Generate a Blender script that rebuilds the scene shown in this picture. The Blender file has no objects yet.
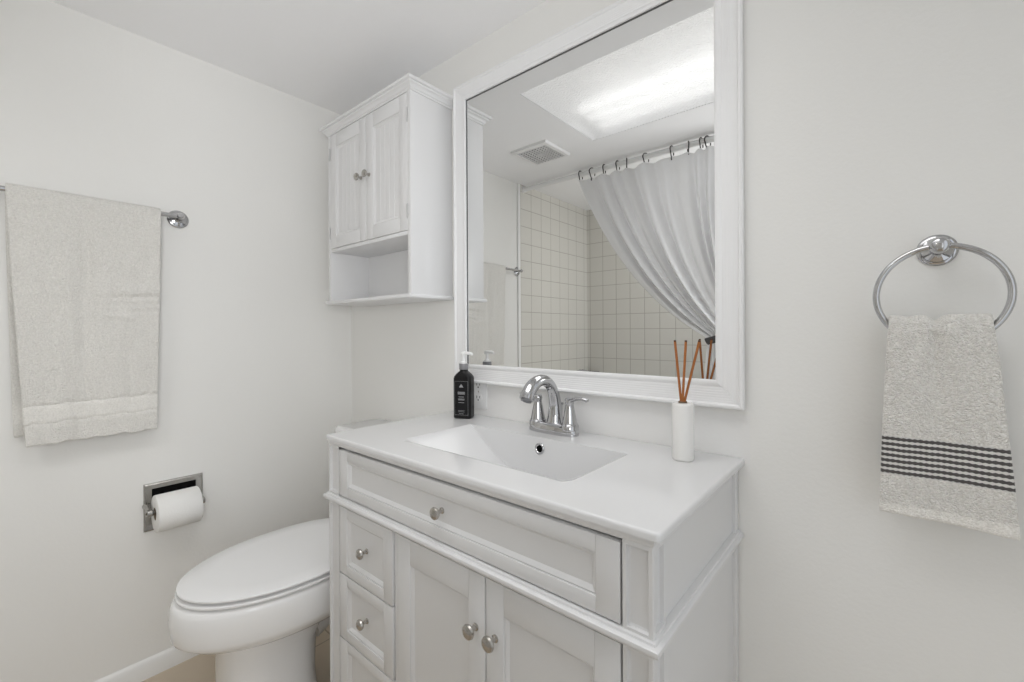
import bpy, bmesh, math, random
from mathutils import Vector, Matrix
random.seed(7)
S = bpy.context.scene
COL = S.collection
PI = math.pi
def R(a): return math.radians(a)

# ------------------------------------------------------------------ camera, light, exposure
CAMLOC = Vector((1.8335, -1.045, 1.112))
cd = bpy.data.cameras.new('camera'); cam = bpy.data.objects.new('camera', cd); COL.objects.link(cam)
cd.sensor_width = 36.0; cd.lens = 442.8/1024*36.0
cd.shift_y = -9.7/1024; cd.clip_start = 0.02; cd.clip_end = 50
cam.matrix_world = Matrix.Translation(CAMLOC) @ (Matrix.Rotation(R(40.367), 4, 'Z') @ Matrix.Rotation(R(90), 4, 'X') @ Matrix.Rotation(R(-0.30), 4, 'Z'))
S.camera = cam

LENS_EMIT = 0.070
TUBE_EMIT = 1.85
S.view_settings.view_transform = 'Standard'; S.view_settings.look = 'None'
S.view_settings.gamma = 1.0; S.view_settings.use_curve_mapping = False
S.view_settings.exposure = -0.06
world = bpy.data.worlds.new('world'); S.world = world; world.use_nodes = True
world.node_tree.nodes['Background'].inputs[0].default_value = (0.9, 0.95, 1.0, 1)
world.node_tree.nodes['Background'].inputs[1].default_value = 1.0
S.cycles.max_bounces = 14; S.cycles.diffuse_bounces = 8; S.cycles.glossy_bounces = 8
S.cycles.transmission_bounces = 10; S.cycles.transparent_max_bounces = 8
S.cycles.sample_clamp_indirect = 6.0
S.cycles.caustics_reflective = True; S.cycles.blur_glossy = 0.3
S.cycles.use_denoising = True

def area_lamp(name, loc, rot, sx, sy, watts, col=(1, 1, 1)):
    l = bpy.data.lights.new(name, 'AREA'); l.shape = 'RECTANGLE'; l.size = sx; l.size_y = sy
    l.energy = watts; l.color = col
    o = bpy.data.objects.new(name, l); COL.objects.link(o); o.location = loc; o.rotation_euler = rot
    return o
def aim(o, tgt):
    o.rotation_euler = (Vector(tgt)-o.location).to_track_quat('-Z', 'Y').to_euler(); return o
area_lamp('added_doorway_fill', (2.50, -.75, 1.1), (R(90), 0, R(90)), 0.80, 1.9, 0.3)              # added fill at the unseen doorway in the right-hand wall
aim(area_lamp('added_tub_end_fill', (2.48, -1.62, 1.25), (0, 0, 0), 0.62, 1.3, 1.3), (0, -.8, 1.6))   # added fill lamp at an invented window over the tub end
area_lamp('added_shower_fill', (1.1, -1.65, 2.05), (0, 0, 0), .3, .3, 4.8)                        # added fill above the tub, hidden by the curtain, no fixture
_f = aim(area_lamp('added_bounce_fill', (2.05, -1.3, 1.3), (0, 0, 0),   .4, .4, 5.0), (.35, -.85, 1.92))  # added fill, placed and aimed like a bounced flash
_f.data.spread = R(120)
_c = area_lamp('ceiling_light_downlight', (1.325, -.66, 2.064), (0, 0, 0), 1.15, .5, 2.9)       # the luminaire's downward beam
_c.data.spread = R(112)

# ------------------------------------------------------------------ materials
def mat(name, color=(.8, .8, .8), rough=.5, metal=0.0, spec=.5, bump=None, vary=None, coat=0.0):
    m = bpy.data.materials.new(name); m.use_nodes = True
    nt = m.node_tree; b = nt.nodes['Principled BSDF']
    b.inputs['Base Color'].default_value = (*color, 1); b.inputs['Roughness'].default_value = rough
    b.inputs['Metallic'].default_value = metal; b.inputs['Specular IOR Level'].default_value = spec
    if coat: b.inputs['Coat Weight'].default_value = coat; b.inputs['Coat Roughness'].default_value = .05
    tc = nt.nodes.new('ShaderNodeTexCoord')
    if bump:                                   # (scale, strength, distance)
        n = nt.nodes.new('ShaderNodeTexNoise'); n.inputs['Scale'].default_value = bump[0]; n.inputs['Detail'].default_value = 3
        nt.links.new(tc.outputs['Object'], n.inputs['Vector'])
        bp = nt.nodes.new('ShaderNodeBump'); bp.inputs['Strength'].default_value = bump[1]; bp.inputs['Distance'].default_value = bump[2]
        nt.links.new(n.outputs['Fac'], bp.inputs['Height']); nt.links.new(bp.outputs['Normal'], b.inputs['Normal'])
    if vary:                                   # (scale, second colour)
        n2 = nt.nodes.new('ShaderNodeTexNoise'); n2.inputs['Scale'].default_value = vary[0]; n2.inputs['Detail'].default_value = 4
        nt.links.new(tc.outputs['Object'], n2.inputs['Vector'])
        mx = nt.nodes.new('ShaderNodeMix'); mx.data_type = 'RGBA'
        mx.inputs['A'].default_value = (*color, 1); mx.inputs['B'].default_value = (*vary[1], 1)
        nt.links.new(n2.outputs['Fac'], mx.inputs['Factor']); nt.links.new(mx.outputs['Result'], b.inputs['Base Color'])
    return m
def bsdf(m): return m.node_tree.nodes['Principled BSDF']
def math_node(nt, op, a, b=None, c=None):
    n = nt.nodes.new('ShaderNodeMath'); n.operation = op
    for i, v in enumerate((a, b, c)):
        if v is None: continue
        if isinstance(v, (int, float)): n.inputs[i].default_value = v
        else: nt.links.new(v, n.inputs[i])
    return n.outputs[0]

WALLC = (.845, .84, .82)
M_wall = mat('wall_paint', WALLC, .36, spec=.45, bump=(130, .12, .003), vary=(1.6, (.83, .825, .805)))
M_ceil = mat('ceiling_paint', (.92, .92, .93), .75, bump=(60, .15, .003))
M_trim = mat('trim_paint', (.84, .84, .83), .3, bump=(40, .08, .002))
M_cab = mat('white_cabinet_paint', (.765, .765, .77), .34, bump=(90, .05, .001))
M_van = mat('vanity_paint', (.715, .715, .72), .34, bump=(90, .04, .001))
M_cab_in = mat('white_cabinet_interior', (.78, .78, .785), .45)
M_frame = mat('mirror_frame_paint', (.86, .86, .865), .33)
M_gap = mat('dark_gap', (.06, .06, .06), .6)
M_top = mat('white_cast_sink', (.69, .69, .695), .13, spec=.5)
M_porc = mat('white_porcelain', (.85, .85, .85), .10, spec=.5)
M_seat = mat('toilet_seat_plastic', (.84, .84, .845), .2)
M_chrome = mat('chrome', (.52, .52, .53), .05, 1.0)
M_nickel = mat('brushed_nickel', (.47, .45, .42), .27, 1.0)
M_old = mat('aged_chrome', (.50, .49, .47), .22, 1.0, bump=(60, .25, .003), vary=(40, (.34, .33, .31)))
M_mirror = mat('mirror_silver', (.79, .795, .79), .0, 1.0)
M_black = mat('bottle_black_plastic', (.006, .006, .0065), .3, spec=.3)
M_print = mat('bottle_label_print', (.36, .36, .37), .5)
M_label = mat('bottle_label_black', (.008, .008, .009), .5, spec=.25)
M_grey = mat('grey_collar_plastic', (.22, .22, .23), .35)
M_white = mat('white_plastic', (.84, .84, .84), .3)
M_vase = mat('glazed_white_ceramic', (.84, .83, .81), .12)
M_reed = mat('amber_reed', (.44, .16, .035), .5, vary=(90, (.28, .085, .018)))
M_reed_top = mat('dark_reed_tip', (.09, .035, .015), .6)
M_dark = mat('dark_slot', (.008, .008, .008), 1.0, spec=.05)
M_hook = mat('oil_rubbed_hook', (.045, .042, .04), .35, .6)
M_curt = mat('white_curtain_cloth', (.92, .92, .925), .8, bump=(500, .12, .001))
_nt = M_curt.node_tree; _t = _nt.nodes.new('ShaderNodeBsdfTranslucent'); _t.inputs[0].default_value = (.92, .92, .925, 1)
_ms = _nt.nodes.new('ShaderNodeMixShader'); _ms.inputs[0].default_value = .30
_nt.links.new(bsdf(M_curt).outputs[0], _ms.inputs[1]); _nt.links.new(_t.outputs[0], _ms.inputs[2]); _nt.links.new(_ms.outputs[0], _nt.nodes['Material Output'].inputs[0])
M_tie = mat('dark_grey_tieback', (.09, .09, .095), .8, bump=(300, .3, .002))
M_paper = mat('toilet_paper', (.84, .835, .82), .95, bump=(260, .25, .002))
M_tube = bpy.data.materials.new('fluorescent_tube'); M_tube.use_nodes = True
_nt = M_tube.node_tree; _nt.nodes.remove(_nt.nodes['Principled BSDF']); _e = _nt.nodes.new('ShaderNodeEmission')
_e.inputs[0].default_value = (1, .995, .985, 1); _e.inputs[1].default_value = TUBE_EMIT
_nt.links.new(_e.outputs[0], _nt.nodes['Material Output'].inputs[0])

# lens of the luminaire: glowing prismatic acrylic, light of the tubes scattered through it
M_lens = bpy.data.materials.new('prismatic_lens'); M_lens.use_nodes = True
_nt = M_lens.node_tree; _nt.nodes.remove(_nt.nodes['Principled BSDF'])
_e = _nt.nodes.new('ShaderNodeEmission'); _e.inputs[0].default_value = (1, .995, .985, 1); _e.inputs[1].default_value = LENS_EMIT
_r = _nt.nodes.new('ShaderNodeBsdfRefraction'); _r.inputs['Roughness'].default_value = .52; _r.inputs['IOR'].default_value = 1.25
_g = _nt.nodes.new('ShaderNodeBsdfGlossy'); _g.inputs['Roughness'].default_value = .25; _g.inputs[0].default_value = (.12, .12, .12, 1)
_tc = _nt.nodes.new('ShaderNodeTexCoord'); _v = _nt.nodes.new('ShaderNodeTexVoronoi'); _v.inputs['Scale'].default_value = 170
_nt.links.new(_tc.outputs['Object'], _v.inputs['Vector'])
_b = _nt.nodes.new('ShaderNodeBump'); _b.inputs['Strength'].default_value = .36; _b.inputs['Distance'].default_value = .007
_nt.links.new(_v.outputs['Distance'], _b.inputs['Height'])
for _n in (_r, _g): _nt.links.new(_b.outputs[0], _n.inputs['Normal'])
_a1 = _nt.nodes.new('ShaderNodeAddShader'); _a2 = _nt.nodes.new('ShaderNodeAddShader')
_nt.links.new(_r.outputs[0], _a1.inputs[0]); _nt.links.new(_g.outputs[0], _a1.inputs[1])
_nt.links.new(_a1.outputs[0], _a2.inputs[0]); _nt.links.new(_e.outputs[0], _a2.inputs[1])
_nt.links.new(_a2.outputs[0], _nt.nodes['Material Output'].inputs[0])

# ------------------------------------------------------------------ mesh building
class MB:
    def __init__(s): s.v = []; s.f = []; s.mi = []; s.cur = 0
    def add(s, vs, fs):
        o = len(s.v); s.v += [tuple(v) for v in vs]; s.f += [tuple(i+o for i in f) for f in fs]; s.mi += [s.cur]*len(fs); return s
    def bm(s, b, mtx=None):
        if mtx is not None: bmesh.ops.transform(b, matrix=mtx, verts=b.verts)
        b.verts.index_update(); s.add([v.co[:] for v in b.verts], [[v.index for v in f.verts] for f in b.faces]); b.free(); return s
    def box(s, x0, x1, y0, y1, z0, z1, bev=0, seg=2, mtx=None):
        x0, x1 = sorted((x0, x1)); y0, y1 = sorted((y0, y1)); z0, z1 = sorted((z0, z1))
        b = bmesh.new(); bmesh.ops.create_cube(b, size=1)
        for v in b.verts: v.co = Vector(((x0+x1)/2+v.co.x*(x1-x0), (y0+y1)/2+v.co.y*(y1-y0), (z0+z1)/2+v.co.z*(z1-z0)))
        if bev: bmesh.ops.bevel(b, geom=list(b.edges), offset=min(bev, .45*min(x1-x0, y1-y0, z1-z0)), segments=seg, affect='EDGES', profile=.5)
        return s.bm(b, mtx)
    def lathe(s, prof, mtx=None, n=32, closed=False):
        vs = []; fs = []; k = len(prof)
        for i in range(n):
            a = 2*PI*i/n
            for r, z in prof: vs.append(Vector((r*math.cos(a), r*math.sin(a), z)))
        kk = k if closed else k-1
        for i in range(n):
            j = (i+1) % n
            for q in range(kk):
                q2 = (q+1) % k
                fs.append((i*k+q, j*k+q, j*k+q2, i*k+q2))
        if not closed:
            if prof[0][0] > 1e-6: fs.append(tuple(i*k for i in reversed(range(n))))
            if prof[-1][0] > 1e-6: fs.append(tuple(i*k+k-1 for i in range(n)))
        b = bmesh.new(); bv = [b.verts.new(v) for v in vs]
        for f in fs:
            try: b.faces.new([bv[i] for i in f])
            except ValueError: pass
        bmesh.ops.remove_doubles(b, verts=b.verts, dist=1e-6)
        bmesh.ops.recalc_face_normals(b, faces=b.faces)
        return s.bm(b, mtx)
    def tube(s, pts, r, n=12, closed=False, squash=None, cap=True):
        pts = [Vector(p) for p in pts]; m = len(pts)
        rr = r if isinstance(r, (list, tuple)) else [r]*m
        tang = []
        for i in range(m):
            a = pts[i-1] if (i > 0 or closed) else pts[i]; b = pts[(i+1) % m] if (i < m-1 or closed) else pts[i]
            tang.append((b-a).normalized())
        up = Vector((0, 0, 1)) if abs(tang[0].z) < .9 else Vector((1, 0, 0))
        nrm = (up - tang[0]*up.dot(tang[0])).normalized()
        vs = []
        for i in range(m):
            nrm = (nrm - tang[i]*nrm.dot(tang[i])).normalized(); bi = tang[i].cross(nrm)
            sq = squash[i] if squash else (1, 1)
            for j in range(n):
                a = 2*PI*j/n
                vs.append(pts[i] + nrm*(rr[i]*sq[0]*math.cos(a)) + bi*(rr[i]*sq[1]*math.sin(a)))
        fs = []
        for i in range(m if closed else m-1):
            i2 = (i+1) % m
            for j in range(n):
                j2 = (j+1) % n
                fs.append((i*n+j, i*n+j2, i2*n+j2, i2*n+j))
        if not closed and cap:
            fs.append(tuple(reversed(range(n)))); fs.append(tuple((m-1)*n+j for j in range(n)))
        return s.add(vs, fs)
    def loft(s, rings, cap=True):
        n = len(rings[0]); vs = [p for r in rings for p in r]; fs = []
        for i in range(len(rings)-1):
            for j in range(n):
                j2 = (j+1) % n
                fs.append((i*n+j, i*n+j2, (i+1)*n+j2, (i+1)*n+j))
        if cap: fs.append(tuple(reversed(range(n)))); fs.append(tuple((len(rings)-1)*n+j for j in range(n)))
        return s.add(vs, fs)
    def grid(s, rows):
        n = len(rows[0]); vs = [p for r in rows for p in r]; fs = []
        for i in range(len(rows)-1):
            for j in range(n-1): fs.append((i*n+j, i*n+j+1, (i+1)*n+j+1, (i+1)*n+j))
        return s.add(vs, fs)
    def build(s, name, m, parent=None, base=None, smooth=35, recalc=True):
        """link everything collected as ONE mesh object; vertices are world coordinates"""
        p0 = Vector(parent['_base']) if parent is not None else Vector(base if base else (0, 0, 0))
        me = bpy.data.meshes.new(name)
        me.from_pydata([(v[0]-p0.x, v[1]-p0.y, v[2]-p0.z) for v in s.v], [], s.f)
        if recalc:
            b = bmesh.new(); b.from_mesh(me); bmesh.ops.recalc_face_normals(b, faces=b.faces); b.to_mesh(me); b.free()
        for mm in (m if isinstance(m, (list, tuple)) else [m]): me.materials.append(mm)
        if isinstance(m, (list, tuple)):
            for p, k in zip(me.polygons, s.mi): p.material_index = k
        if smooth:
            me.shade_smooth(); me.set_sharp_from_angle(angle=R(smooth))
        o = bpy.data.objects.new(name, me); COL.objects.link(o)
        if parent is not None: o.parent = parent
        else: o.location = p0
        o['_base'] = tuple(p0)
        return o
def tag(o, label, cat, group=None):
    o['label'] = label; o['category'] = cat
    if group: o['group'] = group
    return o
def thing(name, label, cat, loc, group=None):
    o = bpy.data.objects.new(name, None); COL.objects.link(o); o.location = loc; o['_base'] = tuple(loc); o.empty_display_size = .05
    return tag(o, label, cat, group)
def struct(name, mb, m, smooth=35):
    o = mb.build(name, m, smooth=smooth); o['kind'] = 'structure'; return o
def frameM(o, axis):                       # local z runs along axis
    z = Vector(axis).normalized(); return Matrix.Translation(Vector(o)) @ z.to_track_quat('Z', 'Y').to_matrix().to_4x4()
def bez(pts, n):
    """Catmull-Rom through the points"""
    P = [Vector(p) for p in pts]; P = [2*P[0]-P[1]] + P + [2*P[-1]-P[-2]]; out = []
    for i in range(1, len(P)-2):
        for k in range(n):
            t = k/n; a, b, c, d = P[i-1:i+3]
            out.append(.5*((2*b)+(c-a)*t+(2*a-5*b+4*c-d)*t*t+(3*b-a-3*c+d)*t**3))
    out.append(P[-2]); return out

# ------------------------------------------------------------------ the room
CZ = 2.07; XR = 2.52; YF = -2.062; TUBX = 2.52; TUBY = -1.19
struct('floor', MB().box(-.1, XR+.1, YF-.9, .1, -.05, 0), None or mat('beige_floor_tile', (.52, .43, .33), .4, bump=(30, .1, .002), vary=(9, (.40, .32, .24))))
_m = bpy.data.objects['floor'].data.materials[0]; _nt = _m.node_tree
_tc = _nt.nodes.new('ShaderNodeTexCoord'); _br = _nt.nodes.new('ShaderNodeTexBrick')
_br.offset = 0; _mp = _nt.nodes.new('ShaderNodeMapping'); _mp.inputs['Location'].default_value = (.02, .24, 0); _br.inputs['Scale'].default_value = 1; _br.inputs['Brick Width'].default_value = .305; _br.inputs['Row Height'].default_value = .305
_br.inputs['Mortar Size'].default_value = .003; _br.inputs['Mortar'].default_value = (.16, .13, .10, 1)
_br.inputs['Color1'].default_value = (.62, .53, .42, 1); _br.inputs['Color2'].default_value = (.56, .475, .375, 1)
_nt.links.new(_tc.outputs['Object'], _mp.inputs['Vector']); _nt.links.new(_mp.outputs['Vector'], _br.inputs['Vector'])
_mx = [n for n in _nt.nodes if n.type == 'MIX'][0]; _nt.links.new(_br.outputs['Color'], _mx.inputs['A'])
_mx.inputs['B'].default_value = (.52, .44, .34, 1)

# back wall (behind the vanity): whiter leftover paint between the sink top and the mirror
wb = struct('wall_back', MB().box(-.1, XR+.1, 0, .1, 0, CZ+.2), mat('wall_paint_back', WALLC, .36, spec=.45, bump=(130, .12, .003), vary=(1.6, (.83, .825, .805))), smooth=0)
_nt = wb.data.materials[0].node_tree; _b = bsdf(wb.data.materials[0])
_tc = _nt.nodes.new('ShaderNodeTexCoord'); _sx = _nt.nodes.new('ShaderNodeSeparateXYZ'); _nt.links.new(_tc.outputs['Object'], _sx.inputs[0])
_nz = _nt.nodes.new('ShaderNodeTexNoise'); _nz.inputs['Scale'].default_value = 60; _nt.links.new(_tc.outputs['Object'], _nz.inputs['Vector'])
_j = math_node(_nt, 'MULTIPLY', math_node(_nt, 'SUBTRACT', _nz.outputs['Fac'], .5), .012)
_xr = math_node(_nt, 'LESS_THAN', math_node(_nt, 'ADD', _sx.outputs[0], _j), 1.608)
_xl = math_node(_nt, 'GREATER_THAN', _sx.outputs[0], .70)
_zt = math_node(_nt, 'LESS_THAN', math_node(_nt, 'ADD', _sx.outputs[2], _j), .93)
_zb = math_node(_nt, 'GREATER_THAN', _sx.outputs[2], .80)
_k = math_node(_nt, 'MULTIPLY', math_node(_nt, 'MULTIPLY', _xr, _xl), math_node(_nt, 'MULTIPLY', _zt, _zb))
_mx2 = _nt.nodes.new('ShaderNodeMix'); _mx2.data_type = 'RGBA'; _nt.links.new(_k, _mx2.inputs['Factor'])
_nt.links.new([n for n in _nt.nodes if n.type == 'MIX' and n != _mx2][0].outputs['Result'], _mx2.inputs['A'])
_mx2.inputs['B'].default_value = (.83, .825, .815, 1); _nt.links.new(_mx2.outputs['Result'], _b.inputs['Base Color'])

struct('wall_left', MB().box(-.1, 0, YF-.1, .1, 0, CZ+.2), M_wall, 0)
struct('wall_front', MB().box(-.1, XR+.1, YF-.1, YF, 0, CZ+.2), M_wall, 0)
DY0, DY1, DZ = -1.16, -.34, 2.0
WY0, WY1, WZ0, WZ1 = -1.95, -1.29, .58, 1.92
struct('wall_right', MB().box(XR, XR+.1, YF, WY0, 0, CZ+.2).box(XR, XR+.1, WY0, WY1, 0, WZ0).box(XR, XR+.1, WY0, WY1, WZ1, CZ+.2).box(XR, XR+.1, WY1, DY0, 0, CZ+.2).box(XR, XR+.1, DY0, DY1, DZ, CZ+.2).box(XR, XR+.1, DY1, 0, 0, CZ+.2), M_wall, 0)
LX0, LX1, LY0, LY1 = .702, 1.935, -.948, -.366
VX0, VX1, VY0, VY1 = .325, .51, -.985, -.80
struct('ceiling', MB().box(-.1, XR+.1, YF-.1, LY0, CZ, CZ+.06).box(-.1, XR+.1, LY1, .1, CZ, CZ+.06)
       .box(-.1, LX0, LY0, LY1, CZ, CZ+.06).box(LX1, XR+.1, LY0, LY1, CZ, CZ+.06), M_ceil, 0)
# casing round the unseen doorway; window frame invented for the added fill
struct('trim_1', MB().box(XR-.015, XR, DY0-.06, DY0, 0, DZ+.06, .003).box(XR-.015, XR, DY1, DY1+.06, 0, DZ+.06, .003).box(XR-.015, XR, DY0, DY1, DZ, DZ+.06, .003), M_trim)
struct('added_window_1', MB().box(XR, XR+.09, WY0, WY0+.04, WZ0, WZ1, .003).box(XR, XR+.09, WY1-.04, WY1, WZ0, WZ1, .003).box(XR, XR+.09, WY0+.04, WY1-.04, WZ0, WZ0+.04, .003).box(XR, XR+.09, WY0+.04, WY1-.04, WZ1-.04, WZ1, .003), M_trim)
# baseboards: rounded top
def baseboard(name, a, b, nrm):
    a = Vector(a); b = Vector(b); n = Vector(nrm)
    prof = [(0, 0), (.013, 0), (.013, .040), (.010, .048), (.009, .052), (.004, .058), (0, .060)]
    struct(name, MB().loft([[p + n*w + Vector((0, 0, h)) for w, h in prof] for p in (a, b)]), M_trim, 30)
baseboard('baseboard_left', (0, TUBY+.03, 0), (0, 0, 0), (1, 0, 0))
baseboard('baseboard_back', (.013, 0, 0), (.70, 0, 0), (0, -1, 0))
baseboard('baseboard_back_corner', (1.60, 0, 0), (XR, 0, 0), (0, -1, 0))

# tiled tub surround
def tile_mat(name, ax, off):
    m = mat(name, (.69, .675, .63), .18); nt = m.node_tree; b = bsdf(m)
    tc = nt.nodes.new('ShaderNodeTexCoord'); sx = nt.nodes.new('ShaderNodeSeparateXYZ'); nt.links.new(tc.outputs['Object'], sx.inputs[0])
    def line(o, of):
        fr = math_node(nt, 'FRACT', math_node(nt, 'DIVIDE', math_node(nt, 'SUBTRACT', o, of-11.25), .1125))
        return math_node(nt, 'SUBTRACT', .5, math_node(nt, 'ABSOLUTE', math_node(nt, 'SUBTRACT', fr, .5)))   # 0 at the joint
    d = math_node(nt, 'MINIMUM', line(sx.outputs[ax], off), line(sx.outputs[2], 0.0))
    mr = nt.nodes.new('ShaderNodeMapRange'); mr.inputs['From Min'].default_value = .008; mr.inputs['From Max'].default_value = .024
    nt.links.new(d, mr.inputs['Value'])
    mx = nt.nodes.new('ShaderNodeMix'); mx.data_type = 'RGBA'; mx.inputs['A'].default_value = (.45, .43, .39, 1); mx.inputs['B'].default_value = (.69, .675, .63, 1)
    nt.links.new(mr.outputs[0], mx.inputs['Factor']); nt.links.new(mx.outputs['Result'], b.inputs['Base Color'])
    bp = nt.nodes.new('ShaderNodeBump'); bp.inputs['Strength'].default_value = .5; bp.inputs['Distance'].default_value = .003
    nt.links.new(mr.outputs[0], bp.inputs['Height']); nt.links.new(bp.outputs[0], b.inputs['Normal'])
    return m
TT = .009
struct('wall_left_tile', MB().box(0, TT, YF, TUBY-.025, .40, CZ), tile_mat('tub_tile_side', 1, TUBY-.028), 0)
struct('wall_front_tile', MB().box(TT, TUBX, YF, YF+TT, .40, CZ), tile_mat('tub_tile_rear', 0, .035), 0)
struct('trim_2', MB().box(0, TT+.003, TUBY-.025, TUBY, 0, CZ, .004), M_trim)

# ------------------------------------------------------------------ ceiling light
cl = thing('ceiling_light', 'large recessed rectangular fluorescent ceiling light with textured lens, seen in the mirror', 'ceiling light', (1.325, -.66, CZ))
h = MB(); HZ = CZ+.16
h.box(LX0-.012, LX0, LY0-.012, LY1+.012, CZ+.06, HZ).box(LX1, LX1+.012, LY0-.012, LY1+.012, CZ+.06, HZ)
h.box(LX0, LX1, LY0-.012, LY0, CZ+.06, HZ).box(LX0, LX1, LY1, LY1+.012, CZ+.06, HZ).box(LX0-.012, LX1+.012, LY0-.012, LY1+.012, HZ, HZ+.012)
h.build('housing', mat('luminaire_white', (.9, .9, .9), .4), cl)
MB().box(LX0+.0004, LX1-.0004, LY0+.0004, LY1-.0004, CZ+.0015, CZ+.0065).build('lens', M_lens, cl, smooth=0)
for yy in (-.925, -.83, -.735):
    MB().tube([(LX0+.055, yy, CZ+.075), (LX1-.02, yy, CZ+.075)], .019, 16).build('fluorescent_tube', M_tube, cl)

# ------------------------------------------------------------------ ceiling vent
vt = thing('ceiling_vent', 'square white exhaust fan grille on the ceiling, seen in the mirror', 'vent', (.42, -.89, CZ))
f = MB(); a0, a1, b0, b1 = .302, .532, -1.005, -.775
f.loft([[(a0, b0, CZ), (a1, b0, CZ), (a1, b1, CZ), (a0, b1, CZ)], [(a0+.004, b0+.004, CZ-.012), (a1-.004, b0+.004, CZ-.012), (a1-.004, b1-.004, CZ-.012), (a0+.004, b1-.004, CZ-.012)],
        [(VX0, VY0, CZ-.014), (VX1, VY0, CZ-.014), (VX1, VY1, CZ-.014), (VX0, VY1, CZ-.014)], [(VX0, VY0, CZ-.004), (VX1, VY0, CZ-.004), (VX1, VY1, CZ-.004), (VX0, VY1, CZ-.004)]], cap=False)
f.build('frame', M_white, vt)
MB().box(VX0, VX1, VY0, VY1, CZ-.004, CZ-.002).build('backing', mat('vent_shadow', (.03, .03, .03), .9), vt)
g = MB(); nb = 10
for i in range(nb):
    x = VX0+(VX1-VX0)*(i+.5)/nb; g.box(x-.0042, x+.0042, VY0, VY1, CZ-.0125, CZ-.007)
for i in range(nb):
    y = VY0+(VY1-VY0)*(i+.5)/nb; g.box(VX0, VX1, y-.0042, y+.0042, CZ-.012, CZ-.0065)
g.box((VX0+VX1)/2-.018, (VX0+VX1)/2+.018, (VY0+VY1)/2-.018, (VY0+VY1)/2+.018, CZ-.0135, CZ-.006, .002)
g.build('grille', mat('vent_grille_plastic', (.60, .60, .605), .4), vt, smooth=0)

# ------------------------------------------------------------------ mirror
FX0, FX1, FZ0, FZ1 = .704, 1.601, .943, 1.942
FW = .056
mr = thing('wall_mirror', 'large wall mirror in a white reeded wooden frame above the sink', 'mirror', ((FX0+FX1)/2, 0, FZ0))
prof = [(0, -.0125), (0, -.0185), (.003, -.0205), (.009, -.0205), (.012, -.0185), (.014, -.0175)]
nre = 6; w0, w1 = .015, .046
for i in range(nre):
    a = w0+(w1-w0)*i/nre; b = w0+(w1-w0)*(i+1)/nre
    for t in (.12, .3, .5, .7, .88): prof.append((a+(b-a)*t, -.0178-.0003*math.sin(PI*t)))
    prof.append((b, -.0177))
prof += [(.047, -.0205), (.049, -.0235), (.053, -.0235), (.056, -.0205), (.056, -.0085), (.012, -.0085), (.012, -.0125)]
mbf = MB(); IX0, IX1, IZ0, IZ1 = FX0+FW, FX1-FW, FZ0+FW+.004, FZ1-FW
rings = []
for cx, cz, sx_, sz_ in ((IX0, IZ0, -1, -1), (IX1, IZ0, 1, -1), (IX1, IZ1, 1, 1), (IX0, IZ1, -1, 1)):
    rings.append([(cx+sx_*w, y, cz+sz_*w*(1 if sz_ > 0 else (FW+.004)/FW)) for w, y in prof])
for i in range(4):                                            # four mitred lengths, each capped, a hair apart
    A, B = Vector(rings[i][0]), Vector(rings[(i+1) % 4][0]); dd = (B-A).normalized()*.00035
    mbf.loft([[Vector(p)+dd for p in rings[i]], [Vector(p)-dd for p in rings[(i+1) % 4]]], cap=True)
mbf.build('frame', M_frame, mr, smooth=40)
MB().box(IX0-.010, IX1+.010, -.012, -.009, IZ0-.010, IZ1+.010).build('glass', M_mirror, mr, smooth=0)
gk = MB(); q = .0028  # dark strips painting in the frame's reflection along the glass
gk.box(IX0, IX0+q, -.0136, -.0121, IZ0, IZ1).box(IX0, IX1, -.0136, -.0121, IZ1-q, IZ1)
gk.box(IX1-.001, IX1, -.0136, -.0121, IZ0, IZ1)
gk.build('edge_reflection_strip', mat('dark_edge_reflection', (.10, .10, .10), .4), mr, smooth=0)

# ------------------------------------------------------------------ shared: knob, framed panel
def knob(mb, x, y, z, s=1.0, d=(0, -1, 0)):
    mb.lathe([(.0072*s, 0), (.0072*s, .002), (.0048*s, .004), (.0042*s, .011), (.0058*s, .013), (.0125*s, .0165), (.0140*s, .0195), (.0128*s, .0235), (.008*s, .0262), (0, .0272)], frameM((x, y, z), d), 24)
def front_boards(x0, x1, z0, z1, yf, th, st, rt, rb, bev=.0012):
    """two stiles and two rails with their butt joints: front face at yf"""
    mb = MB()
    mb.box(x0, x0+st, yf, yf+th, z0, z1, bev).box(x1-st, x1, yf, yf+th, z0, z1, bev)
    mb.box(x0+st, x1-st, yf, yf+th, z1-rt, z1, bev).box(x0+st, x1-st, yf, yf+th, z0, z0+rb, bev)
    return mb
def inset_panel(x0, x1, z0, z1, yf, depth, w, groove=0):
    """moulded border sloping down to a flat field"""
    def rg(i, y): return [(x0+i, y, z0+i), (x1-i, y, z0+i), (x1-i, y, z1-i), (x0+i, y, z1-i)]
    mb = MB(); mb.loft([rg(-.004, yf+depth+.004), rg(-.0005, yf+.0035), rg(w*.3, yf+.0022), rg(w*.55, yf+.004), rg(w*.8, yf+depth*.75), rg(w, yf+depth)], cap=False)
    X0, X1, Z0, Z1 = x0+w, x1-w, z0+w, z1-w; Y = yf+depth
    if groove:
        n = groove; xs = []
        for i in range(n+1):
            c = X0+(X1-X0)*i/n
            if 0 < i < n: xs += [(c-.0011, Y), (c-.0004, Y+.0009), (c+.0004, Y+.0009), (c+.0011, Y)]
            else: xs.append((c, Y))
        mb.grid([[(x, y, Z0) for x, y in xs], [(x, y, Z1) for x, y in xs]])
    else: mb.add([(X0, Y, Z0), (X1, Y, Z0), (X1, Y, Z1), (X0, Y, Z1)], [(0, 1, 2, 3)])
    return mb

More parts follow.
